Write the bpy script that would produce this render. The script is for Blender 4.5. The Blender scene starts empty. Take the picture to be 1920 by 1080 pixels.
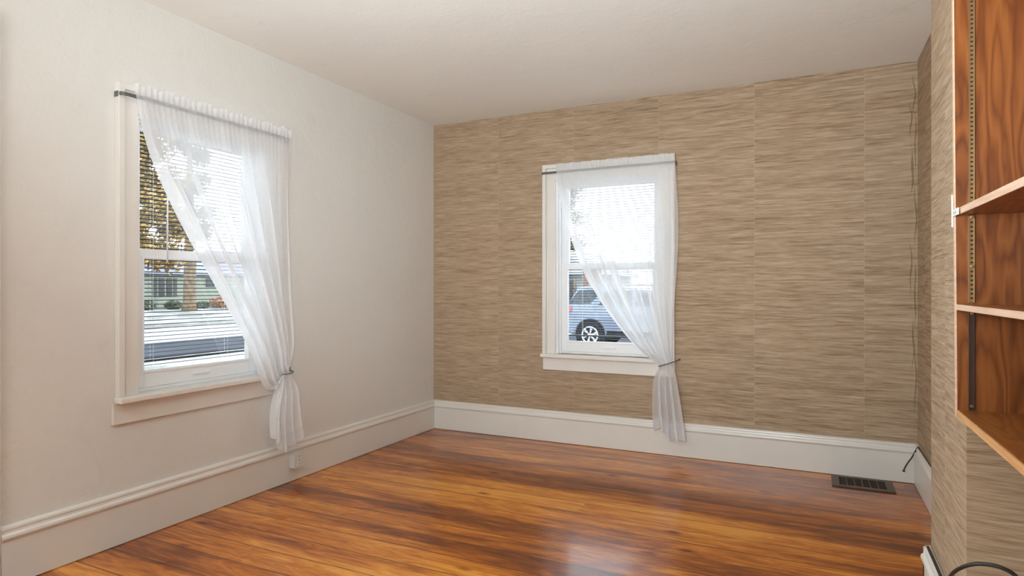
import bpy, bmesh, math, random
from mathutils import Vector, Matrix, noise
random.seed(7)
PI = math.pi
scene = bpy.context.scene
C = scene.collection
# ------------------------------------------------------------------ camera
CAM = Vector((2.933, -4.527, 1.199)); YAW = math.radians(25.753)
cd = bpy.data.cameras.new('camera'); cam = bpy.data.objects.new('camera', cd); C.objects.link(cam)
cam.location = CAM; cam.rotation_euler = (PI/2, 0, YAW)
cd.sensor_width = 36; cd.lens = 36*1165/1920; cd.shift_y = 1.0/1920; cd.clip_start = .02; cd.clip_end = 400
scene.camera = cam
# ------------------------------------------------------------------ world, sun, exposure
W = bpy.data.worlds.new('world'); scene.world = W; W.use_nodes = True
nt = W.node_tree; nt.nodes.clear()
o = nt.nodes.new('ShaderNodeOutputWorld'); bg = nt.nodes.new('ShaderNodeBackground')
tc = nt.nodes.new('ShaderNodeTexCoord'); sx = nt.nodes.new('ShaderNodeSeparateXYZ'); cr = nt.nodes.new('ShaderNodeValToRGB')
cr.color_ramp.elements[0].position = 0.0; cr.color_ramp.elements[0].color = (.87, .93, 1, 1)
cr.color_ramp.elements[1].position = .8; cr.color_ramp.elements[1].color = (.70, .84, 1, 1)
nt.links.new(tc.outputs['Generated'], sx.inputs[0]); nt.links.new(sx.outputs['Z'], cr.inputs[0])
nt.links.new(cr.outputs[0], bg.inputs[0]); bg.inputs[1].default_value = 8.0; nt.links.new(bg.outputs[0], o.inputs[0])
sd = bpy.data.lights.new('sun', 'SUN'); sd.energy = 3.2; sd.angle = .01; sd.color = (1, .92, .8)
sun = bpy.data.objects.new('sun', sd); C.objects.link(sun)
sun.rotation_euler = Vector((-.86, .06, -.50)).to_track_quat('-Z', 'Y').to_euler(); sun.location = (20, 0, 15)
def portal(name, loc, rot, sx_, sy_):
    l = bpy.data.lights.new(name, 'AREA'); l.shape = 'RECTANGLE'; l.size = sx_; l.size_y = sy_; l.cycles.is_portal = True
    ob = bpy.data.objects.new(name, l); C.objects.link(ob); ob.location = loc; ob.rotation_euler = rot
portal('portal_left', (-.17, -2.225, 1.365), (0, -PI/2, 0), 1.35, .79)
portal('portal_back', (1.54, .17, 1.365), (-PI/2, 0, 0), .82, 1.35)
REAR = -6.4
portal('portal_door', (-.17, -4.6, 1.15), (0, -PI/2, 0), 2.2, 2.58)
# fill spot added beside the camera, bounced off the ceiling to brighten the room
ld = bpy.data.lights.new('ceiling_fill_spot', 'SPOT'); ld.energy = 300; ld.shadow_soft_size = .15; ld.color = (.84, .94, 1)
ld.spot_size = math.radians(125); ld.spot_blend = 1
lo = bpy.data.objects.new('ceiling_fill_spot', ld); C.objects.link(lo); lo.location = (2.5, -4.2, 1.35)
lo.rotation_euler = (Vector((1.95, -2.0, 2.6))-lo.location).to_track_quat('-Z', 'Y').to_euler()
# unseen second fill spot behind the camera, added to light the rear ceiling
ld = bpy.data.lights.new('rear_fill_spot', 'SPOT'); ld.energy = 350; ld.shadow_soft_size = .2; ld.color = (.80, .91, 1)
ld.spot_size = math.radians(150); ld.spot_blend = 1
lo = bpy.data.objects.new('rear_fill_spot', ld); C.objects.link(lo); lo.location = (1.25, -5.6, .9); lo.rotation_euler = (PI, 0, 0)
scene.view_settings.view_transform = 'Standard'; scene.view_settings.look = 'None'
scene.view_settings.gamma = 1; scene.view_settings.exposure = 0.32; scene.view_settings.use_curve_mapping = False
cy = scene.cycles
cy.max_bounces = 10; cy.diffuse_bounces = 5; cy.glossy_bounces = 4; cy.transmission_bounces = 6; cy.transparent_max_bounces = 24
cy.sample_clamp_indirect = 6; cy.use_denoising = True

# ------------------------------------------------------------------ materials
class N:
    def __init__(s, name):
        s.m = bpy.data.materials.new(name); s.m.use_nodes = True; s.t = s.m.node_tree; s.t.nodes.clear()
        s.out = s.n('ShaderNodeOutputMaterial')
    def n(s, typ, **k):
        nd = s.t.nodes.new(typ)
        for a, b in k.items():
            if a.startswith('_'): setattr(nd, a[1:], b)
            else: nd.inputs[a.replace('__', ' ')].default_value = b
        return nd
    def l(s, a, b): s.t.links.new(a, b)
    def math(s, op, a, b=None, c=None):
        nd = s.t.nodes.new('ShaderNodeMath'); nd.operation = op
        for i, v in enumerate((a, b, c)):
            if v is None: continue
            if hasattr(v, 'links'): s.l(v, nd.inputs[i])
            else: nd.inputs[i].default_value = v
        return nd.outputs[0]
    def comb(s, x, y, z):
        nd = s.t.nodes.new('ShaderNodeCombineXYZ')
        for i, v in enumerate((x, y, z)):
            if hasattr(v, 'links'): s.l(v, nd.inputs[i])
            else: nd.inputs[i].default_value = v
        return nd.outputs[0]
    def noise(s, vec, scale=1, detail=3, rough=.5, dist=0):
        nd = s.n('ShaderNodeTexNoise'); nd.inputs['Scale'].default_value = scale; nd.inputs['Detail'].default_value = detail
        nd.inputs['Roughness'].default_value = rough; nd.inputs['Distortion'].default_value = dist; s.l(vec, nd.inputs['Vector']); return nd.outputs[0]
    def ramp(s, fac, stops):
        nd = s.t.nodes.new('ShaderNodeValToRGB'); e = nd.color_ramp.elements
        while len(e) < len(stops): e.new(.5)
        for i, (p, c) in enumerate(stops): e[i].position = p; e[i].color = (*c, 1)
        s.l(fac, nd.inputs[0]); return nd.outputs[0]
    def mix(s, fac, a, b, mode='MIX'):
        nd = s.t.nodes.new('ShaderNodeMix'); nd.data_type = 'RGBA'; nd.blend_type = mode
        for i, v in ((0, fac), (6, a), (7, b)):
            if hasattr(v, 'links'): s.l(v, nd.inputs[i])
            else: nd.inputs[i].default_value = v if i == 0 else (*v, 1)
        return nd.outputs[2]
    def pos(s):
        g = s.t.nodes.new('ShaderNodeNewGeometry'); x = s.t.nodes.new('ShaderNodeSeparateXYZ'); s.l(g.outputs['Position'], x.inputs[0])
        return g.outputs['Position'], x.outputs[0], x.outputs[1], x.outputs[2]
    def pbr(s, col, rough=.5, metal=0, bump=None, bstr=.2, bdist=.01, coat=0, crough=.1, spec=.5):
        p = s.t.nodes.new('ShaderNodeBsdfPrincipled')
        for k, v in (('Base Color', col), ('Roughness', rough), ('Metallic', metal), ('Coat Weight', coat), ('Coat Roughness', crough), ('Specular IOR Level', spec)):
            if hasattr(v, 'links'): s.l(v, p.inputs[k])
            elif k == 'Base Color': p.inputs[k].default_value = (*v, 1)
            else: p.inputs[k].default_value = v
        if bump is not None:
            b = s.t.nodes.new('ShaderNodeBump'); b.inputs['Strength'].default_value = bstr; b.inputs['Distance'].default_value = bdist
            s.l(bump, b.inputs['Height']); s.l(b.outputs[0], p.inputs['Normal'])
        s.l(p.outputs[0], s.out.inputs[0]); return s.m

def simple(name, col, rough=.5, metal=0, var=.06, scale=6, **k):
    a = N(name); P, x, y, z = a.pos(); f = a.noise(P, scale, 3)
    lo_ = tuple(max(0, c*(1-var)) for c in col); hi = tuple(min(1, c*(1+var)) for c in col)
    return a.pbr(a.ramp(f, [(.3, lo_), (.7, hi)]), rough, metal, **k)

def plaster(name, col, bstr):
    a = N(name); P, x, y, z = a.pos()
    big = a.noise(P, 1.1, 3, .6); mid = a.noise(P, 9, 5, .6, .4); fine = a.noise(P, 55, 4, .6)
    c = a.ramp(big, [(.3, tuple(v*.955 for v in col)), (.72, col)])
    spots = a.ramp(a.noise(P, 3.1, 6, .7, .6), [(.28, (.9, .88, .85)), (.38, (1, 1, 1))])
    c = a.mix(.6, c, spots, 'MULTIPLY')
    h = a.math('ADD', a.math('MULTIPLY', mid, 1.0), a.math('MULTIPLY', fine, .35))
    return a.pbr(c, .75, bump=h, bstr=bstr, bdist=.02, spec=.3)
M = {}
M['wall'] = plaster('painted_plaster', (.745, .728, .682), .26)
M['ceil'] = plaster('ceiling_plaster', (.86, .86, .812), .13)
M['trim'] = simple('white_gloss_paint', (.76, .73, .675), .3, var=.03, scale=3)
M['vinyl'] = simple('white_vinyl', (.85, .86, .87), .3, var=.015)

def grasscloth():
    a = N('grasscloth_wallpaper'); P, x, y, z = a.pos()
    h = a.math('ADD', x, a.math('MULTIPLY', y, 1.0))          # runs along whichever wall it covers
    pan = a.math('FLOOR', a.math('DIVIDE', a.math('ADD', h, .027), .652))
    wv = a.noise(a.comb(a.math('MULTIPLY', h, 2.2), a.math('MULTIPLY', pan, 3.1), a.math('MULTIPLY', z, 2.2)), 1, 2)
    zz = a.math('ADD', z, a.math('MULTIPLY', wv, .018))
    def st(fx, fz, off, d=2):
        return a.noise(a.comb(a.math('MULTIPLY', h, fx), a.math('MULTIPLY_ADD', pan, .9, off), a.math('MULTIPLY', zz, fz)), 1, d, .6)
    s1 = st(4.5, 105, 0, 4); s2 = st(9, 260, 4, 6); s3 = st(1.4, 22, 9, 3); s4 = st(22, 520, 2, 5)
    f = a.math('ADD', a.math('ADD', a.math('MULTIPLY', s1, .36), a.math('MULTIPLY', s2, .38)), a.math('ADD', a.math('MULTIPLY', s3, .14), a.math('MULTIPLY', s4, .12)))
    col = a.ramp(f, [(.33, (.155, .09, .052)), (.42, (.30, .205, .130)), (.5, (.425, .315, .212)), (.58, (.52, .405, .288)), (.68, (.63, .53, .40))])
    tint = a.ramp(a.noise(a.comb(pan, 3.3, 1.7), 2.7, 0), [(.3, (.93, .92, .9)), (.7, (1.03, 1.02, 1.0))])
    col = a.mix(1, col, tint, 'MULTIPLY')
    stain = a.ramp(a.noise(P, 1.6, 3), [(.55, (1, 1, 1)), (.75, (.93, .84, .72))]); col = a.mix(.5, col, stain, 'MULTIPLY')
    fr = a.math('FRACT', a.math('DIVIDE', a.math('ADD', h, .027), .652))
    seam = a.math('LESS_THAN', fr, .0035)
    col = a.mix(a.math('MULTIPLY', seam, .35), col, (.55, .48, .38))
    return a.pbr(col, .8, bump=f, bstr=.5, bdist=.006, spec=.25)
M['grass'] = grasscloth()

def floorwood():
    a = N('pine_floorboards'); P, x, y, z = a.pos()
    w = .152
    yy = a.math('ADD', a.math('DIVIDE', y, w), a.math('MULTIPLY', a.noise(a.comb(a.math('MULTIPLY', x, .25), a.math('MULTIPLY', y, .2), 0), 1, 1), .12))
    pi = a.math('FLOOR', yy); fr = a.math('FRACT', yy)
    r1 = a.t.nodes.new('ShaderNodeTexWhiteNoise'); r1.noise_dimensions = '1D'; a.l(pi, r1.inputs['W'])
    xo = a.math('MULTIPLY_ADD', r1.outputs[0], 37.0, x)
    seg = a.math('FLOOR', a.math('DIVIDE', xo, 9.5)); fs = a.math('FRACT', a.math('DIVIDE', xo, 9.5))
    r2 = a.t.nodes.new('ShaderNodeTexWhiteNoise'); r2.noise_dimensions = '2D'; a.l(a.comb(pi, seg, 0), r2.inputs['Vector'])
    tint = r2.outputs[0]
    off = a.math('MULTIPLY', tint, 50)
    def g(fx, fy, d=3, dist=0):
        return a.noise(a.comb(a.math('MULTIPLY', xo, fx), a.math('MULTIPLY', y, fy), off), 1, d, .55, dist)
    broad = g(.75, 7, 3, .5); grain = g(2.2, 55, 4, .8); fine = g(7, 210, 2)
    flame = a.noise(a.comb(a.math('MULTIPLY', xo, 3.2), a.math('MULTIPLY', y, 14), off), 1, 4, .6, 2.2)
    f = a.math('ADD', a.math('ADD', a.math('MULTIPLY', broad, .42), a.math('MULTIPLY', grain, .2)),
               a.math('ADD', a.math('MULTIPLY', flame, .28), a.math('MULTIPLY', fine, .08)))
    f = a.math('ADD', f, a.math('MULTIPLY', a.math('SUBTRACT', tint, .5), .08))
    # the finish has darkened in long bands that cross board edges
    band = a.noise(a.comb(a.math('MULTIPLY', x, .45), a.math('MULTIPLY', y, 2.6), 3), 1, 3, .55, .4)
    f = a.math('ADD', f, a.math('MULTIPLY', a.math('SUBTRACT', band, .5), .5))
    col = a.ramp(f, [(.30, (.085, .018, .002)), (.41, (.22, .050, .004)), (.49, (.42, .115, .009)), (.55, (.60, .195, .018)), (.64, (.80, .34, .050))])
    # knots
    v = a.t.nodes.new('ShaderNodeTexVoronoi'); v.inputs['Scale'].default_value = 1; v.feature = 'F1'
    a.l(a.comb(a.math('MULTIPLY', xo, 2.1), a.math('MULTIPLY', y, 5.2), off), v.inputs['Vector'])
    kn = a.ramp(v.outputs['Distance'], [(.03, (.2, .1, .06)), (.07, (.62, .46, .34)), (.13, (1, 1, 1))])
    col = a.mix(1, col, kn, 'MULTIPLY')
    e = a.math('LESS_THAN', a.math('MINIMUM', fr, a.math('SUBTRACT', 1, fr)), .018)
    e2 = a.math('LESS_THAN', fs, .0)
    edge = a.math('MAXIMUM', e, e2)
    col = a.mix(a.math('MULTIPLY', edge, .82), col, (.028, .009, .003))
    hh = a.math('SUBTRACT', a.math('MULTIPLY', a.math('ADD', broad, grain), .3), a.math('MULTIPLY', edge, 1.0))
    rough = a.math('MULTIPLY_ADD', a.noise(P, 2.5, 4), .16, .26)
    return a.pbr(col, rough, bump=hh, bstr=.35, bdist=.003, spec=.12, coat=.72, crough=.15)
M['floor'] = floorwood()

def plywood(name, lo_, mid, hi, vert=True):
    a = N(name); P, x, y, z = a.pos()
    h = a.math('ADD', x, y)
    if vert: vec = a.comb(a.math('MULTIPLY', h, 7.0), 0, a.math('MULTIPLY', z, 1.3)); fv = a.comb(a.math('MULTIPLY', h, 160), 0, a.math('MULTIPLY', z, 5))
    else: vec = a.comb(a.math('MULTIPLY', x, 8), a.math('MULTIPLY', y, 1.6), 1); fv = a.comb(a.math('MULTIPLY', x, 160), a.math('MULTIPLY', y, 5), 1)
    nz = a.noise(vec, 1, 3, .45, .35)
    rings = a.math('PINGPONG', a.math('MULTIPLY', nz, 24), 1.0)
    fine = a.noise(fv, 1, 3)
    f = a.math('ADD', a.math('MULTIPLY', rings, .38), a.math('ADD', a.math('MULTIPLY', fine, .3), a.math('MULTIPLY', nz, .42)))
    return a.pbr(a.ramp(f, [(.3, lo_), (.5, mid), (.8, hi)]), .38, bump=fine, bstr=.1, bdist=.002, coat=.15)
M['ply'] = plywood('varnished_fir_plywood', (.115, .030, .006), (.20, .058, .011), (.28, .092, .020))
M['plyflat'] = plywood('varnished_shelf_top', (.16, .045, .009), (.25, .078, .016), (.34, .12, .028), False)
def strip(name, c1, c2):
    a = N(name); P, x, y, z = a.pos()
    f = a.noise(a.comb(a.math('MULTIPLY', x, 10), a.math('MULTIPLY', y, 5), a.math('MULTIPLY', z, 60)), 1, 4)
    return a.pbr(a.ramp(f, [(.3, c1), (.7, c2)]), .5)
M['edge_pale'] = strip('bare_plywood_edge', (.62, .40, .26), (.78, .58, .43))
M['edge_amber'] = strip('amber_plywood_edge', (.52, .25, .08), (.70, .40, .17))
M['brass'] = simple('aged_brass', (.42, .27, .12), .38, .8)
M['dark_metal'] = simple('dark_brown_metal', (.09, .06, .045), .4, .6)
M['slot'] = simple('slot_black', (.012, .008, .006), .8)
M['white_metal'] = simple('white_enamel', (.80, .81, .80), .4)
M['rod'] = simple('tarnished_rod', (.12, .125, .12), .45, .2)
M['cord'] = simple('black_rubber_cord', (.018, .016, .015), .45)
M['tie'] = simple('blue_grey_cord', (.13, .17, .18), .7)
M['vent'] = simple('brown_painted_metal', (.10, .068, .045), .42, .5)
M['ventdark'] = simple('duct_dark', (.008, .007, .006), .9)
M['slat'] = simple('aluminium_slat', (.02, .02, .02), .6, spec=.1)
M['slatdark'] = simple('dark_bottom_rail', (.035, .035, .04), .5)
M['outlet'] = simple('ivory_plastic', (.68, .68, .64), .35)
def glass():
    a = N('window_glass'); t = a.n('ShaderNodeBsdfTransparent'); t.inputs[0].default_value = (.93, .95, .94, 1)
    g = a.n('ShaderNodeBsdfGlossy'); g.inputs['Roughness'].default_value = .02
    fr = a.n('ShaderNodeFresnel'); fr.inputs[0].default_value = 1.45
    m = a.n('ShaderNodeMixShader'); a.l(a.math('MULTIPLY', fr.outputs[0], .8), m.inputs[0]); a.l(t.outputs[0], m.inputs[1]); a.l(g.outputs[0], m.inputs[2])
    a.l(m.outputs[0], a.out.inputs[0]); return a.m
M['glass'] = glass()
def sheer(name, base, tint=(.96, .97, .985)):
    a = N(name); P, x, y, z = a.pos()
    t = a.n('ShaderNodeBsdfTransparent'); d = a.n('ShaderNodeBsdfDiffuse'); r = a.n('ShaderNodeBsdfTranslucent')
    for s_ in (d, r): s_.inputs[0].default_value = (*tint, 1)
    m1 = a.n('ShaderNodeMixShader'); m1.inputs[0].default_value = .5; a.l(d.outputs[0], m1.inputs[1]); a.l(r.outputs[0], m1.inputs[2])
    lw = a.n('ShaderNodeLayerWeight'); lw.inputs[0].default_value = .5
    weave = a.math('MULTIPLY', a.noise(P, 60, 2), .08)
    fac = a.math('ADD', a.math('MULTIPLY', a.math('POWER', lw.outputs['Facing'], 1.6), .62), a.math('ADD', weave, base-.04))
    fac = a.math('MINIMUM', fac, 1.0)
    m2 = a.n('ShaderNodeMixShader'); a.l(fac, m2.inputs[0]); a.l(t.outputs[0], m2.inputs[1]); a.l(m1.outputs[0], m2.inputs[2])
    a.l(m2.outputs[0], a.out.inputs[0]); return a.m
M['sheer'] = sheer('white_voile', .60)
M['hem'] = sheer('white_voile_hem', .55)
M['head'] = sheer('white_voile_heading', .80)
# outside
def snow():
    a = N('snow_and_lawn'); P, x, y, z = a.pos()
    f = a.noise(P, .35, 5, .62, .3)
    f2 = a.math('ADD', f, a.math('MULTIPLY', a.noise(P, 2.2, 4), .25))
    c = a.ramp(f2, [(.52, (.16,.16,.168)), (.60, (.15,.147,.143)), (.66, (.05, .043, .030))])
    return a.pbr(c, .8, bump=f2, bstr=.4, bdist=.1)
M['snow'] = snow()
M['asphalt'] = simple('wet_asphalt', (.012,.0135,.019), .9, spec=.1, var=.35, scale=.8)
M['snowbank'] = simple('snow_clean', (.19,.19,.20), .8)
def siding(name, col):
    a = N(name); P, x, y, z = a.pos(); fr = a.math('FRACT', a.math('DIVIDE', z, .2))
    c = a.mix(a.math('LESS_THAN', fr, .12), col, tuple(v*.7 for v in col)); return a.pbr(c, .7, bump=fr, bstr=.3, bdist=.02)
M['siding_green'] = siding('pale_green_siding', (.12,.132,.104)); M['siding_white'] = siding('white_siding', (.13,.13,.128))
M['roof_grey'] = simple('slate_roof', (.10,.095,.135), .8, var=.2)
M['dark_glass'] = simple('dark_window', (.010, .012, .016), .15, spec=.25)
M['shutter'] = simple('dark_shutter', (.015, .017, .018), .6)
M['bark'] = simple('bark', (.085, .055, .03), .9, var=.5, scale=4)
M['leaf'] = simple('golden_leaf', (.20,.125,.036), .8, var=.4, scale=1.2)
M['leaf_tan'] = simple('tan_leaf', (.13,.09,.045), .8, var=.4, scale=1.2)
M['bush'] = simple('bush_leaf', (.05, .06, .03), .8, var=.4, scale=2)
M['bush_red'] = simple('russet_leaf', (.22, .10, .05), .8, var=.4, scale=2)
M['brick'] = simple('brown_brick', (.10, .05, .035), .85, var=.3, scale=8)
M['carpaint'] = simple('silver_blue_paint', (.066,.078,.106), .3, .1, var=.02, coat=.3)
M['tyre'] = simple('tyre_rubber', (.008, .008, .009), .9, spec=.1)
M['alloy'] = simple('alloy_wheel', (.40, .41, .43), .35, .3)
M['tail'] = simple('red_lens', (.40, .02, .015), .2)

# ------------------------------------------------------------------ mesh helpers
def box(bm, x0, x1, y0, y1, z0, z1):
    r = bmesh.ops.create_cube(bm, size=1); vs = r['verts']
    for v in vs: v.co = Vector((x0+(v.co.x+.5)*(x1-x0), y0+(v.co.y+.5)*(y1-y0), z0+(v.co.z+.5)*(z1-z0)))
    return vs
def boxes(lst):
    bm = bmesh.new()
    for b in lst: box(bm, *b)
    return bm
def tube(bm, pts, r, seg=10, cap=True):
    pts = [Vector(p) for p in pts]; rs = r if isinstance(r, (list, tuple)) else [r]*len(pts)
    rings = []; up = None
    for i, p in enumerate(pts):
        t = (pts[min(i+1, len(pts)-1)]-pts[max(i-1, 0)]).normalized()
        if up is None: up = t.orthogonal().normalized()
        up = (up-t*up.dot(t)).normalized(); b = t.cross(up)
        rings.append([bm.verts.new(p+(up*math.cos(a)+b*math.sin(a))*rs[i]) for a in [2*PI*k/seg for k in range(seg)]])
    for a, b in zip(rings, rings[1:]):
        for k in range(seg): bm.faces.new((a[k], a[(k+1) % seg], b[(k+1) % seg], b[k]))
    if cap: bm.faces.new(rings[0][::-1]); bm.faces.new(rings[-1])
def prism(bm, prof, fn, a, b):
    """extrude the closed profile [(p,q)] between a and b; fn(t,p,q) gives the world point"""
    A = [bm.verts.new(fn(a, p, q)) for p, q in prof]; B = [bm.verts.new(fn(b, p, q)) for p, q in prof]
    n = len(prof)
    for i in range(n): bm.faces.new((A[i], A[(i+1) % n], B[(i+1) % n], B[i]))
    bm.faces.new(A[::-1]); bm.faces.new(B)
def obj(name, bm, mat, parent=None, smooth=False, bevel=0, seg=2, mats=None):
    bmesh.ops.recalc_face_normals(bm, faces=bm.faces)
    me = bpy.data.meshes.new(name); bm.to_mesh(me); bm.free()
    for m in (mats or [mat]): me.materials.append(M[m] if isinstance(m, str) else m)
    if smooth:
        for p in me.polygons: p.use_smooth = True
    ob = bpy.data.objects.new(name, me); C.objects.link(ob)
    if parent is not None:
        ob.parent = parent; ob.matrix_parent_inverse = Matrix.Translation(parent.location).inverted()
    if bevel:
        b = ob.modifiers.new('bevel', 'BEVEL'); b.width = bevel; b.segments = seg; b.limit_method = 'ANGLE'; b.angle_limit = .6
    return ob
def tag(ob, label, cat, group=None, kind=None):
    ob['label'] = label; ob['category'] = cat
    if group: ob['group'] = group
    if kind: ob['kind'] = kind
    return ob
def thing(name, loc, label, cat, group=None):
    e = bpy.data.objects.new(name, None); C.objects.link(e); e.location = loc; e.empty_display_size = .1
    return tag(e, label, cat, group)
def struct(ob, label=None, cat=None):
    ob['kind'] = 'structure'
    if label: ob['label'] = label
    if cat: ob['category'] = cat
    return ob

# ------------------------------------------------------------------ room shell
H = 2.6; XW = 3.52; T = .15
LY0, LY1 = -2.62, -1.83; BX0, BX1 = 1.13, 1.95; Z0, Z1 = .69, 2.04
BRX, BRY0, BRY1 = 3.33, -1.79, -2.372
struct(obj('floor', boxes([(-T, XW+.5, REAR-T, T, -.12, 0)]), 'floor'), 'glossy amber pine plank floor with dark seams', 'floor')
struct(obj('ceiling', boxes([(-T, XW+.5, REAR-T, T, H, H+.15)]), 'ceil'), 'plain off-white plaster ceiling', 'ceiling')
struct(obj('wall_left', boxes([(-T, 0, REAR-T, -5.90, 0, H), (-T, 0, -5.90, -3.30, 2.25, H), (-T, 0, -3.30, LY0, 0, H), (-T, 0, LY1, 0, 0, H), (-T, 0, LY0, LY1, 0, Z0), (-T, 0, LY0, LY1, Z1, H)]), 'wall'),
       'off-white painted plaster wall with a curtained window', 'wall')
bm = boxes([(-T, BX0, 0, T, 0, H), (BX1, XW+.5, 0, T, 0, H), (BX0, BX1, 0, T, 0, Z0), (BX0, BX1, 0, T, Z1, H)])
# paper lifted into creases beside the corner
for (x, za, zb, w) in ((3.495, 2.28, 2.52, .010), (3.478, 2.12, 2.35, .009), (3.502, 1.9, 2.3, .008), (3.482, 1.78, 2.10, .014), (3.503, 1.45, 1.86, .008), (3.478, 1.15, 1.5, .009), (3.500, .95, 1.4, .009), (3.49, .7, 1.0, .010), (3.503, .42, .85, .007)):
    n_ = 14; prev = None
    for i in range(n_+1):
        t = i/n_; z = za+(zb-za)*t; ww = 1.4*w*math.sin(PI*t)+.0008; xx = x+.004*math.sin(t*9+za*7)
        row = [bm.verts.new((xx-ww, 0.0005, z)), bm.verts.new((xx-ww*.3, -ww*.65, z)), bm.verts.new((xx+ww*.3, -ww*.65, z)), bm.verts.new((xx+ww, 0.0005, z))]
        if prev:
            for k in range(3): bm.faces.new((prev[k], prev[k+1], row[k+1], row[k]))
        prev = row
struct(obj('wall_back', bm, 'grass'), 'tan grasscloth-papered wall with a curtained window', 'wall')
struct(obj('wall_right', boxes([(XW, XW+.5, REAR-T, 0, 0, H), (BRX, XW, BRY1, BRY0, 0, H)]), 'grass'), 'grasscloth-papered wall with a projecting pier', 'wall')
struct(obj('wall_rear', boxes([(0, XW, REAR-T, REAR, 0, H)]), 'wall'), 'plaster wall behind the viewer', 'wall')
# casing shows at the left edge; unseen glazed door added beyond it for light
dr = struct(obj('door_1', boxes([(-.10, -.055, -5.90, -5.80, .002, 2.25), (-.10, -.055, -3.40, -3.30, .002, 2.25), (-.10, -.055, -4.65, -4.55, .2, 2.15), (-.10, -.055, -5.80, -3.40, .002, .2), (-.10, -.055, -5.80, -3.40, 2.15, 2.25)]), 'vinyl'), 'white glazed door beyond the left edge, added for light', 'door')
obj('pane', boxes([(-.08, -.075, -5.80, -3.40, .2, 2.15)]), 'glass', dr)
# baseboards: flat board with a moulded cap
BB = [(0, .003), (.022, .003), (.022, .183), (.027, .186), (.031, .196), (.029, .206), (.020, .213), (.018, .222), (.021, .228), (.019, .236), (.010, .242), (0, .243)]
def baseboard(name, segs, label):
    bm = bmesh.new()
    for fn, a, b in segs: prism(bm, BB, fn, a, b)
    return struct(obj(name, bm, 'trim', bevel=0), label, 'baseboard')
baseboard('baseboard_left', [(lambda t, p, q: (p, t, q), -3.180, 0)], 'tall white moulded baseboard along the plaster wall')
baseboard('baseboard_back', [(lambda t, p, q: (t, -p, q), .0, XW)], 'tall white moulded baseboard under the grasscloth')
baseboard('baseboard_right', [(lambda t, p, q: (XW-p, t, q), BRY0, 0), (lambda t, p, q: (BRX-p, t, q), BRY1-.022, BRY0+.022), (lambda t, p, q: (t, BRY1-p, q), BRX-.022, XW),
                              (lambda t, p, q: (t, BRY0+p, q), BRX-.022, XW), (lambda t, p, q: (XW-p, t, q), REAR, BRY1)], 'tall white moulded baseboard around the pier')
# the baseboard profile starts just above the floor, leaving a thin gap
struct(obj('trim_1', boxes([(.0005, .024, -3.29, -3.181, 0, 2.3)]), 'trim', bevel=.004), 'white door casing at the left edge', 'trim')

# ------------------------------------------------------------------ windows
def make_window(name, mp, s0, s1, g0, g1, label, apron_out, cs0, cs1):
    """mp(s,n,z): s along the wall, n into the room"""
    def bx(bm, sa, sb, na, nb, za, zb):
        a = mp(sa, na, za); b = mp(sb, nb, zb)
        box(bm, min(a[0], b[0]), max(a[0], b[0]), min(a[1], b[1]), max(a[1], b[1]), za, zb)
    def B(lst):
        bm = bmesh.new()
        for l in lst: bx(bm, *l)
        return bm
    e = bpy.data.objects.new(name, None); C.objects.link(e); e.location = mp((s0+s1)/2, 0, Z0)
    struct(e, label, 'window')
    zt = 2.165
    obj('casing', B([(cs0+.03, s0+.002, .001, .02, Z0, zt-.03), (s1-.002, cs1-.03, .001, .02, Z0, zt-.03), (s0+.002, s1-.002, .001, .02, Z1-.002, zt-.03),
                     (cs0, cs0+.03, .001, .034, Z0, zt), (cs1-.03, cs1, .001, .034, Z0, zt), (cs0+.03, cs1-.03, .001, .034, zt-.03, zt),
                     (cs0+.036, cs0+.043, .02, .025, Z0, zt-.036), (cs1-.043, cs1-.036, .02, .025, Z0, zt-.036)]), 'trim', e, bevel=.003)
    obj('sill', B([(cs0-.008, cs1+.008, .001, .062, .662, .69), (s0+.001, s1-.001, -.05, .001, .672, .6895)]), 'trim', e, bevel=.006)
    obj('apron', B([(cs0-apron_out, cs1+apron_out*.3, .001, .018, .563, .6615)]), 'trim', e, bevel=.002)
    # jamb liners and stops
    obj('jamb', B([(s0, s0+.018, -.149, .0, Z0, Z1), (s1-.018, s1, -.149, .0, Z0, Z1), (s0+.018, s1-.018, -.149, 0, Z1-.018, Z1), (s0+.018, s1-.018, -.149, -.05, Z0, Z0+.018),
                   (s0+.018, s0+.03, -.04, -.028, Z0, Z1-.018), (s1-.03, s1-.018, -.04, -.028, Z0, Z1-.018), (s0+.03, s1-.03, -.04, -.028, Z1-.03, Z1-.018)]), 'vinyl', e, bevel=.002)
    a, b = s0+.018, s1-.018
    for nm, n0, n1, zb, zt_, gb, gt in (('lower_sash', -.078, -.045, Z0+.018, 1.395, .79, 1.347), ('upper_sash', -.112, -.080, 1.352, Z1-.018, 1.398, 1.988)):
        s_ = obj(nm, B([(a, g0, n0, n1, zb, zt_), (g1, b, n0, n1, zb, zt_), (g0, g1, n0, n1, zb, gb), (g0, g1, n0, n1, gt, zt_),
                        (g0-.012, g0, n1, n1+.004, gb-.012, gt+.012), (g1, g1+.012, n1, n1+.004, gb-.012, gt+.012), (g0, g1, n1, n1+.004, gb-.012, gb), (g0, g1, n1, n1+.004, gt, gt+.012)]), 'vinyl', e, bevel=.003)
        obj('pane', B([(g0-.004, g1+.004, (n0+n1)/2-.002, (n0+n1)/2+.002, gb-.004, gt+.004)]), 'glass', s_)
        if nm == 'lower_sash': obj('lift_rail', B([((g0+g1)/2-.05, (g0+g1)/2+.05, n1, n1+.012, Z0+.05, Z0+.062)]), 'vinyl', s_, bevel=.002); obj('sash_lock', B([((g0+g1)/2-.03, (g0+g1)/2+.03, n1-.02, n1+.004, 1.395, 1.405)]), 'vinyl', s_, bevel=.002)
    return e
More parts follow.
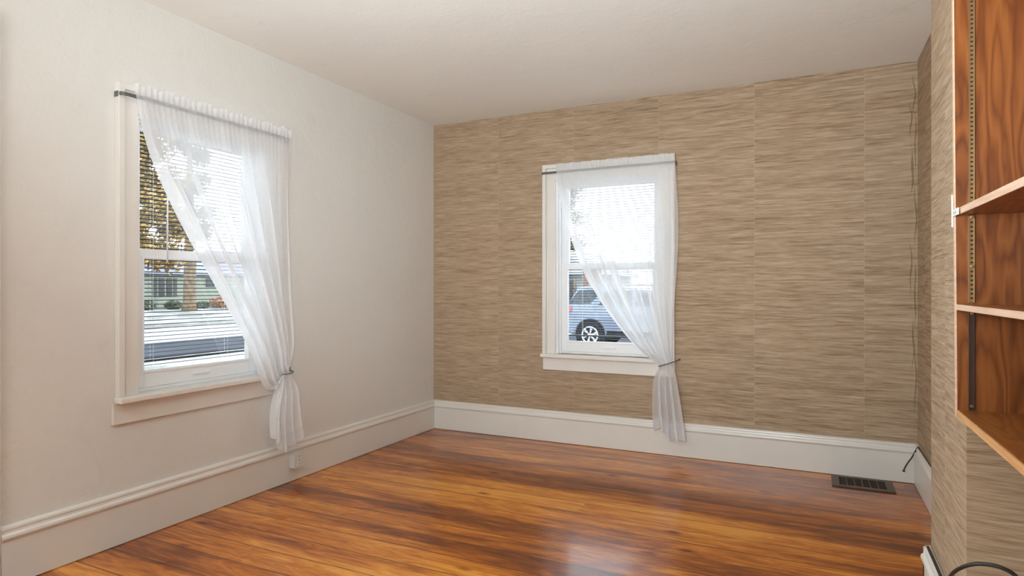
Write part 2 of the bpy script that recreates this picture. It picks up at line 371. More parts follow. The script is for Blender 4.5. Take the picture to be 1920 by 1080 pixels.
mpL = lambda s, n, z: (n, s, z)
mpB = lambda s, n, z: (s, -n, z)
make_window('window_1', mpL, LY0, LY1, -2.548, -1.915, 'white double-hung window in the plaster wall', .016, -2.72, -1.73)
make_window('window_2', mpB, BX0, BX1, 1.21, 1.88, 'white double-hung window in the grasscloth wall', 0, 1.028, 2.05)

def make_blind(mp, s0, s1, label, wand_s):
    e = thing('mini_blind', mp((s0+s1)/2, -.13, 2.0), label, 'blind')
    bm = bmesh.new(); z = 1.99; k = 0
    while z > .79:
        rows = []
        for s in (s0, s1):
            rows.append([bm.verts.new(mp(s, -.130+.0115*q, z+.0042*(1-q*q)+.0012*q)) for q in (-1, -.5, 0, .5, 1)])
        for i in range(4): bm.faces.new((rows[0][i], rows[0][i+1], rows[1][i+1], rows[1][i]))
        z -= .0208
    sl = obj('slats', bm, 'slat', e, smooth=True); sl['label'] = 'rows of thin dark slats'
    def bx(a, b, c, d, f, g):
        p = mp(a, c, f); q = mp(b, d, g); bm = bmesh.new()
        box(bm, min(p[0], q[0]), max(p[0], q[0]), min(p[1], q[1]), max(p[1], q[1]), f, g); return bm
    obj('head_rail', bx(s0, s1, -.145, -.115, 1.995, 2.018), 'white_metal', e, bevel=.002)
    obj('bottom_rail', bx(s0, s1, -.141, -.119, .822, .834), 'slatdark', e, bevel=.002)
    for f in (.2, .8):
        s = s0+(s1-s0)*f; bm = bmesh.new()
        for n in (-.1425, -.1175): tube(bm, [mp(s, n, 1.995), mp(s, n, .80)], .0008, 5)
        obj('ladder_cord', bm, 'white_metal', e)
    return e
make_blind(mpL, LY0+.02, LY1-.02, 'open dark thin-slat blind outside the plaster-wall window glass', 0)
make_blind(mpB, BX0+.02, BX1-.02, 'open dark thin-slat blind outside the grasscloth-wall window glass', 0)
# tilt wand of the blind hanging in front of the sash
bm = bmesh.new(); tube(bm, [(-.03, -2.43, 2.02), (-.03, -2.432, 1.7), (-.03, -2.435, 1.335)], .0038, 8)
wd = obj('tilt_wand', bm, 'white_metal', smooth=True); tag(wd, 'slim white blind wand hanging before the upper sash', 'wand')

# ------------------------------------------------------------------ curtains
def spl(pts):
    pts = [Vector((*p, 0)) for p in pts]; n = len(pts)
    L = [0]
    for i in range(1, n): L.append(L[-1]+(pts[i]-pts[i-1]).length)
    def f(t):
        d = t*L[-1]; i = 0
        while i < n-2 and d > L[i+1]: i += 1
        u = (d-L[i])/(L[i+1]-L[i]); p0 = pts[max(i-1, 0)]; p1 = pts[i]; p2 = pts[i+1]; p3 = pts[min(i+2, n-1)]
        r = .5*((2*p1)+(p2-p0)*u+(2*p0-5*p1+4*p2-p3)*u*u+(3*p1-p0-3*p2+p3)*u**3)
        return r.x, r.y
    return f
def sstep(a, b, x):
    t = max(0, min(1, (x-a)/(b-a))); return t*t*(3-2*t)
def make_curtain(mp, free, right, tl, tr, hem, label, group, seed, rod0, nf=6.5, rough_head=1.0):
    rnd = random.Random(seed)
    FE, RE, TL, TR = spl(free), spl(right), spl(tl), spl(tr)
    e = thing('tied_curtain', mp(right[0][0], .05, right[0][1]), label, 'curtain', group)
    NU, NV, NT = 300, 110, 60
    ph = [rnd.uniform(0, 6.28) for _ in range(8)]
    def uw(u): return u+.020*math.sin(2*PI*2.1*u+ph[0])+.012*math.sin(2*PI*4.7*u+ph[1])
    def pt(u, i):
        w = uw(u)
        phi = 2*PI*nf*w; phm = 2*PI*31*u+1.5*math.sin(9*u+ph[2])
        if i <= NV:
            v = i/NV; a = FE(v); b = RE(v)
            g = u; s = a[0]*(1-g)+b[0]*g; z = a[1]*(1-g)+b[1]*g
            width = math.hypot(b[0]-a[0], b[1]-a[1]); pitch = width/nf
            amp = (.003+.023*sstep(.02, .35, v))*(.65+.35*math.sin(5*u+ph[3]))*(1-.55*sstep(.82, 1, v))
            dn = amp*math.sin(phi)+(.0012*math.sin(phm)+.0004*math.sin(2.3*phm))*rough_head*(1-sstep(.0, .22, v))
            ds = .21*pitch*sstep(.04, .4, v)*math.sin(2*phi)
            dn += .006*math.sin(phi*2.6+ph[4]+3*v)*sstep(.1, .5, v)
            # the cloth sags a little between folds
            dn += .012*math.sin(PI*v)*math.sin(3*u+ph[5])
            n = .0605+.032*sstep(.3, 1, v)+dn
            nb = .085+.014*math.cos(PI*u*3)      # bundled
            k = sstep(.9, 1, v); n = n*(1-k)+(nb+dn*.5)*k
            return s+ds, n, z
        t = (i-NV)/NT; a = TL(t); b = TR(t)
        zc = a[1]*(1-u)+b[1]*u
        hz = hem(u)
        top = (1-u)*tl[0][1]+u*tr[0][1]; bot = (1-u)*tl[-1][1]+u*tr[-1][1]
        z = top+(zc-top)*((top-hz)/(top-bot))
        s = a[0]*(1-u)+b[0]*u
        ph2 = 2*PI*3.8*w+ph[6]
        wdt = b[0]-a[0]; k = sstep(0, .35, t)
        dn = (1-k)*.5*.0099*math.sin(phi)+k*(.030*math.sin(ph2)+.005*math.sin(phi))
        ds = k*wdt/3.8*.19*math.sin(2*ph2)
        n = (.085+.014*math.cos(PI*u*3))*(1-k)+k*.082+dn
        return s+ds, max(n, .042), z
    bm = bmesh.new(); grid = []
    for i in range(NV+NT+1):
        grid.append([bm.verts.new(mp(*pt(j/NU, i))) for j in range(NU+1)])
    for i in range(NV+NT):
        for j in range(NU): bm.faces.new((grid[i][j], grid[i][j+1], grid[i+1][j+1], grid[i+1][j]))
    obj('panel', bm, 'sheer', e, smooth=True)
    # hems: doubled cloth along the free edge and at the bottom
    def band(us, is_, name):
        bm = bmesh.new(); g2 = []
        for i in is_:
            row = []
            for u in us:
                s, n, z = pt(u, i); row.append(bm.verts.new(mp(s, n+.0015, z)))
            g2.append(row)
        for a, b in zip(g2, g2[1:]):
            for k in range(len(us)-1): bm.faces.new((a[k], a[k+1], b[k+1], b[k]))
        return obj(name, bm, 'hem', e, smooth=True)
    band([k*.006 for k in range(7)], range(2, NV+NT+1), 'side_hem')
    band([k/NU for k in range(NU+1)], range(NV+NT-12, NV+NT+1), 'bottom_hem')
    # gathered heading above the rod
    bm = bmesh.new(); g3 = []
    s_a, zr = free[0]; s_b = right[0][0]
    for r in range(9):
        row = []
        for j in range(NU+1):
            u = j/NU; s = (s_a-.006)*(1-u)+s_b*u; tt = r/8
            phm = 2*PI*31*u+1.5*math.sin(9*u+ph[2])
            top = .052+rough_head*(.006*math.sin(2*PI*9*uw(u)+ph[4])+.003*math.sin(phm*.7))
            n = .0605+(.0014*math.sin(phm)+.0004*math.sin(2.3*phm))*(1+5*tt*rough_head)+.005*rough_head*tt*math.sin(2*PI*9*u)
            row.append(bm.verts.new(mp(s, n, zr+.0005+tt*top)))
        g3.append(row)
    for a, b in zip(g3, g3[1:]):
        for k in range(NU): bm.faces.new((a[k], a[k+1], b[k+1], b[k]))
    h = obj('ruffled_heading', bm, 'head', e, smooth=True)
    return e
LF = [(-2.655, 2.118), (-2.638, 2.02), (-2.600, 1.90), (-2.536, 1.763), (-2.422, 1.571), (-2.299, 1.369), (-2.134, 1.1), (-2.02, .901), (-1.955, .759), (-1.905, .635), (-1.855, .600), (-1.81, .655), (-1.775, .690)]
LR = [(-1.688, 2.118), (-1.70, 1.756), (-1.708, 1.397), (-1.712, 1.137), (-1.700, .90), (-1.715, .78), (-1.722, .690)]
LTL = [(-1.775, .690), (-1.80, .63), (-1.835, .52), (-1.851, .417), (-1.845, .27)]
LTR = [(-1.722, .690), (-1.680, .65), (-1.650, .56), (-1.625, .40), (-1.600, .27)]
def lhem(u):
    return .325-.10*math.sin(PI*min(1, u*1.15))**.7+.012*math.sin(2*PI*2.3*u)
make_curtain(mpL, LF, LR, LTL, LTR, lhem, 'sheer white curtain tied back, knotted short tail, on plaster wall', 'sheer tied-back curtains', 5, 0)
BF = [(1.158, 2.108), (1.168, 2.0), (1.198, 1.86), (1.276, 1.62), (1.404, 1.304), (1.484, 1.175), (1.57, 1.045), (1.68, .905), (1.787, .785), (1.869, .715), (1.965, .652)]
BR = [(2.060, 2.108), (2.078, 1.806), (2.081, 1.542), (2.064, 1.203), (2.052, .976), (2.047, .80), (2.040, .675)]
BTL = [(1.965, .652), (1.930, .58), (1.916, .475), (1.915, .283), (1.925, .14)]
BTR = [(2.040, .675), (2.066, .60), (2.090, .45), (2.112, .30), (2.135, .13)]
def bhem(u):
    return .165-.035*sstep(.2, .5, u)+.05*math.sin(PI*min(1, u*3))*(1 if u < .33 else 0)
make_curtain(mpB, BF, BR, BTL, BTR, bhem, 'sheer white curtain with long straight tail on grasscloth wall', 'sheer tied-back curtains', 12, 0, 6.0, .25)

def make_rod(mp, s0, s1, z, label):
    e = thing('curtain_rod', mp((s0+s1)/2, .05, z), label, 'curtain rod')
    bm = bmesh.new()
    path = [(s0, .001), (s0, .034), (s0+.003, .043), (s0+.012, .049), (s0+.04, .051), ((s0+s1)/2, .051), (s1-.04, .051), (s1-.012, .049), (s1-.003, .043), (s1, .034), (s1, .001)]
    prev = None
    for i, (s, n) in enumerate(path):
        a = path[max(0, i-1)]; b = path[min(len(path)-1, i+1)]; d = Vector((b[0]-a[0], b[1]-a[1], 0)).normalized(); q = Vector((-d.y, d.x, 0))*.0035
        r = [bm.verts.new(mp(s+q.x*sg, n+q.y*sg, z+dz)) for sg, dz in ((1, .008), (1, -.008), (-1, -.008), (-1, .008))]
        if prev:
            for k in range(4): bm.faces.new((prev[k], prev[(k+1) % 4], r[(k+1) % 4], r[k]))
        else: bm.faces.new(r)
        prev = r
    bm.faces.new(prev)
    obj('rod_bar', bm, 'rod', e)
    for s in (s0-.003, s1+.003):
        bm = bmesh.new(); a = mp(s-.004, .001, z); b = mp(s+.004, .030, z)
        box(bm, min(a[0], b[0]), max(a[0], b[0]), min(a[1], b[1]), max(a[1], b[1]), z-.014, z+.012); obj('bracket', bm, 'rod', e, bevel=.001)
make_rod(mpL, -2.716, -1.682, 2.108, 'flat grey curtain rod across the plaster-wall window')
make_rod(mpB, 1.030, 2.058, 2.098, 'flat grey curtain rod across the grasscloth-wall window')
def make_tie(mp, c, w, d, hook, tilt, label):
    bm = bmesh.new(); e = thing('curtain_tieback', mp(c[0], .085, c[1]), label, 'tieback')
    pts = []
    for k in range(33):
        a = 2*PI*k/32; pts.append(mp(c[0]+w*math.cos(a), .085+d*math.sin(a), c[1]+tilt*math.cos(a)))
    tube(bm, pts, .0042, 8, False); obj('cord_loop', bm, 'tie', e, smooth=True)
    bm = bmesh.new()
    tube(bm, [mp(c[0]+w, .085, c[1]+tilt), mp((c[0]+w+hook[0])/2, .05, (c[1]+tilt+hook[1])/2+.004), mp(hook[0], .012, hook[1])], .0035, 8); obj('cord_end', bm, 'tie', e, smooth=True)
    bm = bmesh.new(); tube(bm, [mp(hook[0], .0005, hook[1]), mp(hook[0], .018, hook[1]), mp(hook[0], .022, hook[1]+.008)], .003, 8); obj('hook', bm, 'dark_metal', e)
make_tie(mpL, (-1.748, .693), .036, .040, (-1.655, .705), .006, 'grey cord tieback knotted around the plaster-wall curtain')
make_tie(mpB, (2.002, .663), .050, .036, (2.085, .69), .018, 'blue-grey cord tieback slanting across the grasscloth-wall curtain')

# ------------------------------------------------------------------ outlet on the left baseboard
e = thing('electrical_outlet', (.022, -1.69, .09), 'white surface-mounted duplex outlet box on the baseboard', 'outlet')
ya, yb, za, zb = -1.664, -1.592, .088, .178
obj('box', boxes([(.0225, .062, ya, yb, za, zb)]), 'outlet', e, bevel=.003)
obj('face_plate', boxes([(.0621, .067, ya-.002, yb+.002, za-.002, zb+.002)]), 'outlet', e, bevel=.0015)
bm = bmesh.new()
for zc in (.110, .156):
    for k in (0,):
        prism(bm, [(.016*math.cos(a)+0, .0165*math.sin(a)) for a in [2*PI*q/16 for q in range(16)]], lambda t, p, q, zc=zc: (t, (ya+yb)/2+p, zc+q), .067, .0695)
rc = obj('receptacle', bm, 'white_metal', e)
bm = bmesh.new()
for zc in (.110, .156):
    for dy in (-.007, .006): box(bm, .0690, .0700, (ya+yb)/2+dy-.0015, (ya+yb)/2+dy+.0015, zc-.001, zc+.009)
    tube(bm, [(.0690, (ya+yb)/2, zc-.008), (.0700, (ya+yb)/2, zc-.008)], .0028, 8)
tube(bm, [(.0665, (ya+yb)/2, .133), (.0675, (ya+yb)/2, .133)], .003, 8)
obj('slots', bm, 'slot', rc)

# ------------------------------------------------------------------ floor register
e = thing('floor_register', (3.21, -.165, 0), 'brown metal floor vent beside the grasscloth-wall baseboard', 'vent')
vx0, vx1, vy0, vy1 = 3.045, 3.378, -.288, -.040
obj('duct_opening', boxes([(vx0+.03, vx1-.03, vy0+.03, vy1-.03, .0004, .002)]), 'ventdark', e)
obj('frame', boxes([(vx0, vx0+.042, vy0, vy1, .0005, .008), (vx1-.042, vx1, vy0, vy1, .0005, .008), (vx0+.042, vx1-.042, vy0, vy0+.04, .0005, .008), (vx0+.042, vx1-.042, vy1-.04, vy1, .0005, .008)]), 'vent', e, bevel=.002)
obj('grille', boxes([(vx0+.042+.0415*k-.0022, vx0+.042+.0415*k+.0022, vy0+.04, vy1-.04, .002, .007) for k in range(1, 6)] +
                    [(vx0+.042, vx1-.042, vy0+.04+.021*k-.001, vy0+.04+.021*k+.001, .002, .005) for k in range(1, 8)]), 'vent', e)

# ------------------------------------------------------------------ bookcase against the pier
FX = 3.303; BK = XW-.002; PY = BRY1-.018-.0225; NEAR = -3.75
e = thing('wall_bookcase', (FX, PY, .836), 'varnished orange plywood bookcase mounted beside the papered pier', 'bookcase')
def lean(z): return -.011*(z-.85)/1.6
def side(y0, y1, z0=.836, z1=2.5):
    bm = boxes([(FX+.002, BK, y0, y1, z0, z1)])
    for v in bm.verts:
        if v.co.x < FX+.1: v.co.x += lean(v.co.z)
    return bm
PA, PB = BRY1-.003-.022, BRY1-.0005
PB_ = BRY1-.0015; PA_ = PB_-.018
sp_ = obj('side_panel', side(PA_, PB_), 'ply', e)
obj('front_edge', (lambda bm: ([setattr(v.co, 'x', v.co.x+lean(v.co.z)) for v in bm.verts], bm)[1])(boxes([(FX-.0005, FX+.002, PA_, PB_, .836, 2.5)])), 'edge_pale', sp_)
obj('side_panel', side(NEAR-.018, NEAR), 'ply', e)
obj('back_panel', boxes([(BK-.008, BK, NEAR, PA_, .856, 2.5)]), 'ply', e)
obj('top_panel', boxes([(FX, BK-.008, NEAR, PA_, 2.48, 2.5)]), 'plyflat', e)
def shelf(z0, th, tiltz, edge, lab, y_far=PA_-.0005, nm='shelf'):
    bm = boxes([(FX+.004, BK-.009, NEAR+.001, y_far, z0, z0+th)]); be = boxes([(FX, FX+.004, NEAR+.001, y_far, z0, z0+th)])
    for b in (bm, be):
        for v in b.verts: v.co.z += tiltz*(y_far-v.co.y)
    s_ = obj(nm, bm, 'plyflat', e); s_['label'] = lab
    obj('edge_strip', be, edge, s_)
shelf(1.4065, .0185, -.014, 'edge_pale', 'upper shelf with pale bare edge')
shelf(1.1385, .0155, 0, 'edge_pale', 'middle shelf with pale bare edge')
shelf(.836, .0195, 0, 'edge_amber', 'bottom shelf with amber edge', nm='bottom_shelf')
# slotted shelf standards on the far side panel
xs0, xs1 = 3.3305, 3.3445
for z0, z1, m, sl in ((1.43, 2.47, 'brass', 'slot'), (1.16, 1.402, 'brass', 'slot'), (.858, 1.134, 'dark_metal', 'slot')):  # lowest length has a darker brown metal colour
    st = obj('shelf_standard', boxes([(xs0, xs0+.0022, PA_-.0065, PA_-.0003, z0, z1), (xs1-.0022, xs1, PA_-.0065, PA_-.0003, z0, z1), (xs0+.0022, xs1-.0022, PA_-.0045, PA_-.0003, z0, z1)]), m, e)
    st['label'] = 'slotted %s shelf standard' % ('brass' if m == 'brass' else 'dark')
    if m == 'brass':
        bm = bmesh.new(); z = z0+.012
        while z < z1-.01:
            box(bm, xs0+.004, xs1-.004, PA_-.0050, PA_-.0044, z-.0022, z+.0022); z += .0125
        obj('slots', bm, sl, st)
for z in (1.262, 1.130, .870, 1.400):
    obj('shelf_clip', boxes([(xs0+.003, xs1-.003, PA_-.013, PA_-.0046, z-.004, z+.003)]), 'brass', e, bevel=.001)
bk = obj('bracket', boxes([(FX-.0045, FX-.0015, PB_-.006+.004, PB_+.0025+.004, 1.375, 1.468), (FX-.004, FX-.0005, PA_-.058, PB_+.002, 1.4035, 1.4225)]), 'white_metal', e, bevel=.0008)
for v in bk.data.vertices:
    v.co.x += lean(v.co.z)
bk['label'] = 'small white metal corner bracket'
obj('screws', (lambda b: (tube(b, [(FX-.0085, PA_-.012, 1.4125), (FX-.0068, PA_-.012, 1.4125)], .0025, 8), tube(b, [(FX-.0085, PA_-.034, 1.4125), (FX-.0068, PA_-.034, 1.4125)], .0025, 8), b)[2])(bmesh.new()), 'rod', bk)

# ------------------------------------------------------------------ power cord along the right-hand baseboard
def smooth_path(pts, n=8):
    out = []
    P = [Vector(p) for p in pts]
    for i in range(len(P)-1):
        p0 = P[max(i-1, 0)]; p1 = P[i]; p2 = P[i+1]; p3 = P[min(i+2, len(P)-1)]
        for k in range(n):
            u = k/n; out.append(.5*((2*p1)+(p2-p0)*u+(2*p0-5*p1+4*p2-p3)*u*u+(3*p1-p0-3*p2+p3)*u**3))
    out.append(P[-1]); return out
bm = bmesh.new()
tube(bm, smooth_path([(3.437, -.10, .096), (3.441, -.10, .112), (3.458, -.10, .147), (3.478, -.095, .178), (3.496, -.09, .215), (3.507, -.12, .249), (3.508, -.2, .2475), (3.508, -.45, .2475), (3.508, -.8, .2475), (3.507, -1.2, .2475), (3.506, -1.74, .2475)]), .0042, 8)
pc = obj('power_cord', bm, 'cord', smooth=True); tag(pc, 'thin black cord curling over the corner baseboard above the vent', 'cord')
bm = bmesh.new(); tube(bm, [(3.4345, -.10, .088), (3.437, -.10, .098)], [.008, .006], 10); obj('connector', bm, 'cord', pc)
bm = bmesh.new()
tube(bm, smooth_path([(3.318, -1.80, .2475), (3.318, -1.95, .2475), (3.317, -2.10, .2475), (3.314, -2.21, .252), (3.305, -2.28, .285), (3.285, -2.40, .375), (3.292, -2.48, .437), (3.327, -2.52, .474), (3.375, -2.54, .480), (3.41, -2.55, .455), (3.44, -2.60, .38), (3.46, -2.7, .25), (3.47, -2.85, .10), (3.46, -3.1, .006), (3.40, -3.4, .006)]), .0052, 10)
tag(obj('extension_cord', bm, 'cord', smooth=True), 'thick black cord looping off the pier baseboard below the bookcase', 'cord')

# ------------------------------------------------------------------ outside
GZ = -.55
bm = bmesh.new(); nx, ny = 60, 60; vs = []
X0, X1, Y0, Y1 = -110, 60, -40, 130
for j in range(ny+1):
    vs.append([bm.verts.new((X0+(X1-X0)*i/nx, Y0+(Y1-Y0)*j/ny, GZ)) for i in range(nx+1)])
for j in range(ny):
    for i in range(nx): bm.faces.new((vs[j][i], vs[j][i+1], vs[j+1][i+1], vs[j+1][i]))
struct(obj('ground', bm, 'snow'), 'snow-covered lawn outside', 'ground')
struct(obj('foundation', boxes([(-T, XW+.5, REAR-T, T, GZ, -.125)]), 'wall'), 'house foundation', 'foundation')
struct(obj('roof', boxes([(-.35, XW+.9, REAR-2.2, .35, H+.152, H+.3)]), 'roof_grey'), 'house roof slab', 'roof')
bm = boxes([(-15.8, -11.9, -30, 90, GZ+.005, GZ+.03)]); struct(obj('road', bm, 'asphalt'), 'dark wet road beyond the lawn', 'road')
bm = boxes([(-11.9, -9, 12.0, 17.5, GZ+.005, GZ+.025), (-9, 30, 12.3, 17, GZ+.005, GZ+.025)]); struct(obj('driveway', bm, 'asphalt'), 'dark driveway under the parked car', 'driveway')
def bank(name, pts, h, label):
    bm = bmesh.new(); rows = []
    for i, (x, y) in enumerate(pts):
        p = Vector((x, y, 0)); q = Vector((*pts[min(i+1, len(pts)-1)], 0))-Vector((*pts[max(i-1, 0)], 0)); q.normalize(); s = Vector((-q.y, q.x, 0))
        rows.append([bm.verts.new(p+s*w+Vector((0, 0, GZ-.02+h*math.cos(w/1.1*PI/2)*(.75+.35*noise.noise(Vector((x*.8, y*.8, w))))+.02*noise.noise(Vector((x*3, y*3, w)))))) for w in (-1.1, -.8, -.5, -.2, .2, .5, .8, 1.1)])
    for a, b in zip(rows, rows[1:]):
        for k in range(7): bm.faces.new((a[k], a[k+1], b[k+1], b[k]))
    return tag(obj(name, bm, 'snowbank', smooth=True), label, 'snow', kind='stuff')
bank('snow_bank', [(-17.2, -5+i*.8) for i in range(60)], .35, 'ploughed snow bank along the far side of the road')
bank('snow_bank', [(-8+i*.7, 11.2) for i in range(25)], .16, 'low snow ridge before the driveway and parked car')

def leaves(bm, c, rad, n, size, rnd, flat=1.0):
    for _ in range(n):
        d = Vector((rnd.gauss(0, 1), rnd.gauss(0, 1), rnd.gauss(0, 1))).normalized()*rad*rnd.uniform(.25, 1)**.6; d.z *= flat
        p = Vector(c)+d; q = Vector((rnd.gauss(0, 1), rnd.gauss(0, 1), rnd.gauss(0, 1))).normalized(); r = q.orthogonal().normalized(); t = q.cross(r); s = size*rnd.uniform(.6, 1.4)
        bm.faces.new([bm.verts.new(p+r*s), bm.verts.new(p+t*s*.5), bm.verts.new(p-r*s), bm.verts.new(p-t*s*.5)])
def tree(x, y, h, tr, crown_r, z_low, mat, label, seed, n_leaf=2600, size=.16, group=None):
    rnd = random.Random(seed); e = thing('tree', (x, y, GZ), label, 'tree', group)
    bm = bmesh.new()
    tube(bm, [(x, y, GZ-.1), (x, y, GZ+.4), (x+.1, y, GZ+h*.3), (x-.1, y+.1, GZ+h*.6), (x, y, GZ+h*.95)], [tr*1.35, tr, tr*.9, tr*.6, tr*.1], 12)
    cf = bm; ends = []
    for k in range(22):
        a = rnd.uniform(0, 2*PI); z0 = z_low+(h-z_low)*rnd.uniform(0, .75); L = crown_r*rnd.uniform(.6, 1)*(1-.4*(z0-z_low)/(h-z_low))
        p0 = Vector((x, y, GZ+z0)); p1 = p0+Vector((math.cos(a)*L*.5, math.sin(a)*L*.5, L*.28)); p2 = p0+Vector((math.cos(a)*L, math.sin(a)*L, L*rnd.uniform(.1, .55)))
        bm2 = bmesh.new(); tube(bm2, [p0, p1, p2], [tr*.28, tr*.14, tr*.04], 6); ends += [p1, p2, (p1+p2)/2]
        me = bpy.data.meshes.new('t'); bm2.to_mesh(me); bm2.free(); cf.from_mesh(me); bpy.data.meshes.remove(me)
    obj('trunk', cf, 'bark', e, smooth=True)
    bm = bmesh.new(); per = n_leaf//len(ends)
    for p in ends: leaves(bm, p, crown_r*.30, per, size, rnd)
    fo = obj('foliage', bm, mat, e)
tree(-42, 29.1, 17, .48, 2.1, 5.4, 'leaf_tan', 'thick-trunked tree before the pale green house', 3, 6000, .17)
tree(-27, 14.6, 15, .22, 2.9, 1.9, 'leaf', 'slim golden-leaved tree across the road, nearest the window frame', 4, 11000, .13)
tree(-34, 18.6, 16, .22, 2.1, 4.2, 'leaf', 'golden-leaved tree between the slim tree and the thick trunk', 9, 11000, .15)
def bush(x, y, r, mat, label, seed):
    rnd = random.Random(seed); bm = bmesh.new(); leaves(bm, (x, y, GZ+r*.5), r, 900, .10, rnd, .55)
    ob = obj('bush', bm, mat); tag(ob, label, 'bush')
def house(x0, x1, y0, y1, hw, roof_h, axis, mat, rmat, label, windows):
    e = thing('house', ((x0+x1)/2, (y0+y1)/2, GZ), label, 'house')
    obj('walls', boxes([(x0, x1, y0, y1, GZ, GZ+hw)]), mat, e)
    bm = bmesh.new(); o_ = .5
    if axis == 'y': prism(bm, [(x0-o_, GZ+hw), (x1+o_, GZ+hw), ((x0+x1)/2, GZ+hw+roof_h)], lambda t, p, q: (p, t, q), y0-o_, y1+o_)
    else: prism(bm, [(y0-o_, GZ+hw), (y1+o_, GZ+hw), ((y0+y1)/2, GZ+hw+roof_h)], lambda t, p, q: (t, p, q), x0-o_, x1+o_)
    obj('roof', bm, rmat, e)
    for (f, a, b, za, zb, m, nm) in windows:
        if f == 'x': bm = boxes([(x1, x1+.06, a, b, GZ+za, GZ+zb)])
        else: bm = boxes([(a, b, y0-.06, y0, GZ+za, GZ+zb)])
        obj(nm, bm, m, e)
HX = -47.0
house(HX-9, HX, 24, 45, 3.0, 2.6, 'y', 'siding_green', 'roof_grey', 'long pale green house across the road',
      [('x', 29.45, 29.75, 1.05, 2.65, 'shutter', 'shutter'), ('x', 29.95, 30.45, 1.05, 2.65, 'dark_glass', 'window'), ('x', 30.65, 31.15, 1.05, 2.65, 'dark_glass', 'window'), ('x', 31.3, 31.6, 1.05, 2.65, 'shutter', 'shutter'),
       ('x', 34.5, 35.4, 1.9, 2.7, 'dark_glass', 'window'), ('x', 40, 41.2, 1.2, 2.6, 'dark_glass', 'window'), ('x', 25, 26.2, 1.2, 2.6, 'dark_glass', 'window')])
bush(-45.2, 30.0, .7, 'bush', 'dark rounded bush under the shuttered window', 1)
bush(-45.5, 27.8, .8, 'bush', 'dark low bush left of the rounded bush by the green house', 2)
bush(-45.0, 34.4, 1.0, 'bush_red', 'russet bush to the right of the thick tree trunk', 3)
bush(-45.0, 32.6, .6, 'bush', 'small dark bush between thick trunk and russet bush', 4)
# through the grasscloth-wall window
house(-13.0, -8.9, 31, 40, 2.6, 1.6, 'y', 'siding_white', 'snowbank', 'white gabled house with snowy roof behind the parked car',
      [('y', -10.3, -9.9, 1.0, 2.2, 'dark_glass', 'window')])
house(3, 14, 40, 50, 3.6, 3.2, 'x', 'siding_white', 'roof_grey', 'farther white house with grey roof seen through sheer curtain', [('y', 5, 6, 1.2, 2.6, 'dark_glass', 'window')])
bm = boxes([(-6.2, -5.55, 21.6, 22.3, GZ, 2.2)]); tag(obj('brick_pier', bm, 'brick'), 'brown brick pier standing behind the parked car', 'pier')
bm = bmesh.new(); tube(bm, [(-6.72, 22, GZ), (-6.70, 22, 1.2), (-6.72, 22.05, 1.65)], [.07, .06, .05], 8); tag(obj('lamp_post', bm, 'bark', smooth=True), 'thin dark post left of the parked car', 'post')
tree(-16.4, 44.5, 14, .25, 2.6, 3.6, 'leaf_tan', 'tan-leaved tree left of the snowy-roofed house', 21, 9000, .13)

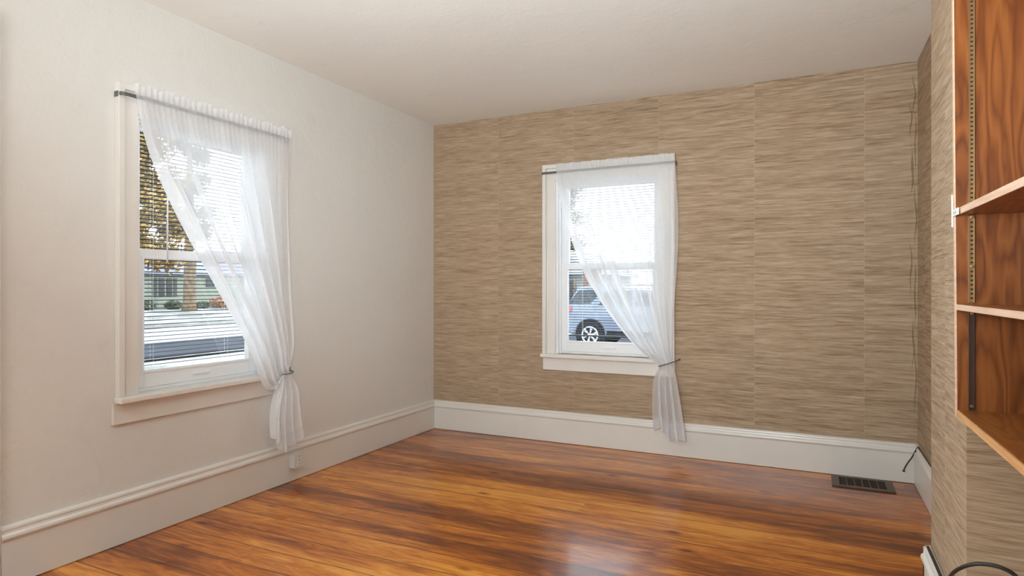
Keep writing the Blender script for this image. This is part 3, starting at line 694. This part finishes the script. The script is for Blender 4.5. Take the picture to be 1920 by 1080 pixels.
# parked car: profile in (length, height), rear at 0
def car(ox, oy, oz):
    e = thing('parked_car', (ox+2.3, oy+.93, oz), 'silver-blue sport utility car parked outside the grasscloth-wall window', 'car')
    def hw(z): return .93-(.0 if z < 1.05 else (z-1.05)*.30)
    def arch(c, r=.44, n=14): return [(c-r*math.cos(PI*k/n), .40+r*.98*math.sin(PI*k/n)) for k in range(n+1)]
    prof = [(.10, .50), (.42, .36), (.86-.44, .36)]
    prof = [(.06, .52), (.30, .38), (.405, .36)]+arch(.86)+[(1.33, .34), (3.15, .34)]+arch(3.62)+[(4.12, .38), (4.5, .46), (4.56, .62), (4.52, .85), (4.35, .98), (3.7, 1.10), (3.35, 1.16), (2.75, 1.62), (2.5, 1.70),
            (1.6, 1.80), (.75, 1.80), (.45, 1.76), (.30, 1.55), (.14, 1.22), (.05, 1.12), (.0, .95), (.0, .60)]
    bm = bmesh.new(); cx = oy+.93
    secs = []
    for sgn in (-1, 1):
        secs.append([bm.verts.new((ox+p, cx+sgn*hw(q), oz+q)) for p, q in prof])
    n = len(prof)
    for i in range(n): bm.faces.new((secs[0][i], secs[0][(i+1) % n], secs[1][(i+1) % n], secs[1][i]))
    bm.faces.new(secs[0]); bm.faces.new(secs[1][::-1])
    obj('body', bm, 'carpaint', e, bevel=.035, seg=3)
    def on_side(nm, poly, mat, off, par=e, near_only=False):
        for sgn in ((-1,) if near_only else (-1, 1)):
            bm = bmesh.new()
            A = [bm.verts.new((ox+p, cx+sgn*(hw(q)+off), oz+q)) for p, q in poly]; B = [bm.verts.new((ox+p, cx+sgn*(hw(q)-.06), oz+q)) for p, q in poly]
            k = len(poly)
            for i in range(k): bm.faces.new((A[i], A[(i+1) % k], B[(i+1) % k], B[i]))
            bm.faces.new(A); bm.faces.new(B[::-1]); obj(nm, bm, mat, par)
    on_side('quarter_window', [(.17, 1.27), (.33, 1.52), (.46, 1.68), (.98, 1.70), (1.03, 1.50), (.82, 1.27)], 'dark_glass', .006)
    on_side('door_window', [(1.10, 1.24), (1.22, 1.50), (1.30, 1.69), (1.62, 1.69), (2.05, 1.66), (2.1, 1.24)], 'dark_glass', .006)
    on_side('door_window', [(2.18, 1.24), (2.18, 1.65), (2.5, 1.60), (2.95, 1.30), (2.98, 1.22)], 'dark_glass', .006)
    on_side('tail_light', [(.02, .98), (.05, 1.12), (.12, 1.19), (.30, 1.20), (.27, 1.08), (.12, .98)], 'tail', .008)
    on_side('lower_cladding', [(1.34, .36), (3.1, .36), (3.1, .50), (1.38, .52)], 'tyre', .012)
    on_side('door_handle', [(1.55, 1.06), (1.80, 1.06), (1.80, 1.10), (1.55, 1.10)], 'carpaint', .03)
    for c in (.86, 3.62):
        for sgn in (-1, 1):
            # wheel well liner
            bm = bmesh.new(); ya_ = cx+sgn*.935; yb_ = cx+sgn*.55
            tube(bm, [(ox+c, cx+sgn*.915, oz+.40), (ox+c, cx+sgn*.80, oz+.40)], .455, 28); obj('wheel_arch', bm, 'tyre', e)
            bm = bmesh.new(); tube(bm, [(ox+c, cx+sgn*.70, oz+.375), (ox+c, cx+sgn*.72, oz+.375), (ox+c, cx+sgn*.925, oz+.375), (ox+c, cx+sgn*.945, oz+.375)], [.34, .375, .375, .34], 28)
            w = obj('wheel', bm, 'tyre', e, smooth=False)
            bm = bmesh.new()
            pts = [(ox+c+.235*math.cos(a), cx+sgn*.95, oz+.375+.235*math.sin(a)) for a in [2*PI*k/28 for k in range(29)]]
            tube(bm, pts, .022, 6, False)
            for k in range(6):
                a = 2*PI*k/6+.3
                for da in (-.11, .11):
                    tube(bm, [(ox+c+.04*math.cos(a), cx+sgn*.952, oz+.375+.04*math.sin(a)), (ox+c+.225*math.cos(a+da), cx+sgn*.952, oz+.375+.225*math.sin(a+da))], .016, 5)
            tube(bm, [(ox+c, cx+sgn*.945, oz+.375), (ox+c, cx+sgn*.965, oz+.375)], .06, 14)
            obj('rim', bm, 'alloy', w)
    obj('rear_window', boxes([(ox+.10, ox+.16, cx-.6, cx+.6, oz+1.28, oz+1.30)]), 'dark_glass', e)
    obj('roof_rail', boxes([(ox+.7, ox+2.4, cx-.62, cx-.58, oz+1.80, oz+1.86)]), 'rod', e, bevel=.01)
    obj('roof_rail', boxes([(ox+.7, ox+2.4, cx+.58, cx+.62, oz+1.80, oz+1.86)]), 'rod', e, bevel=.01)
car(-3.74, 12.75, GZ+.02)
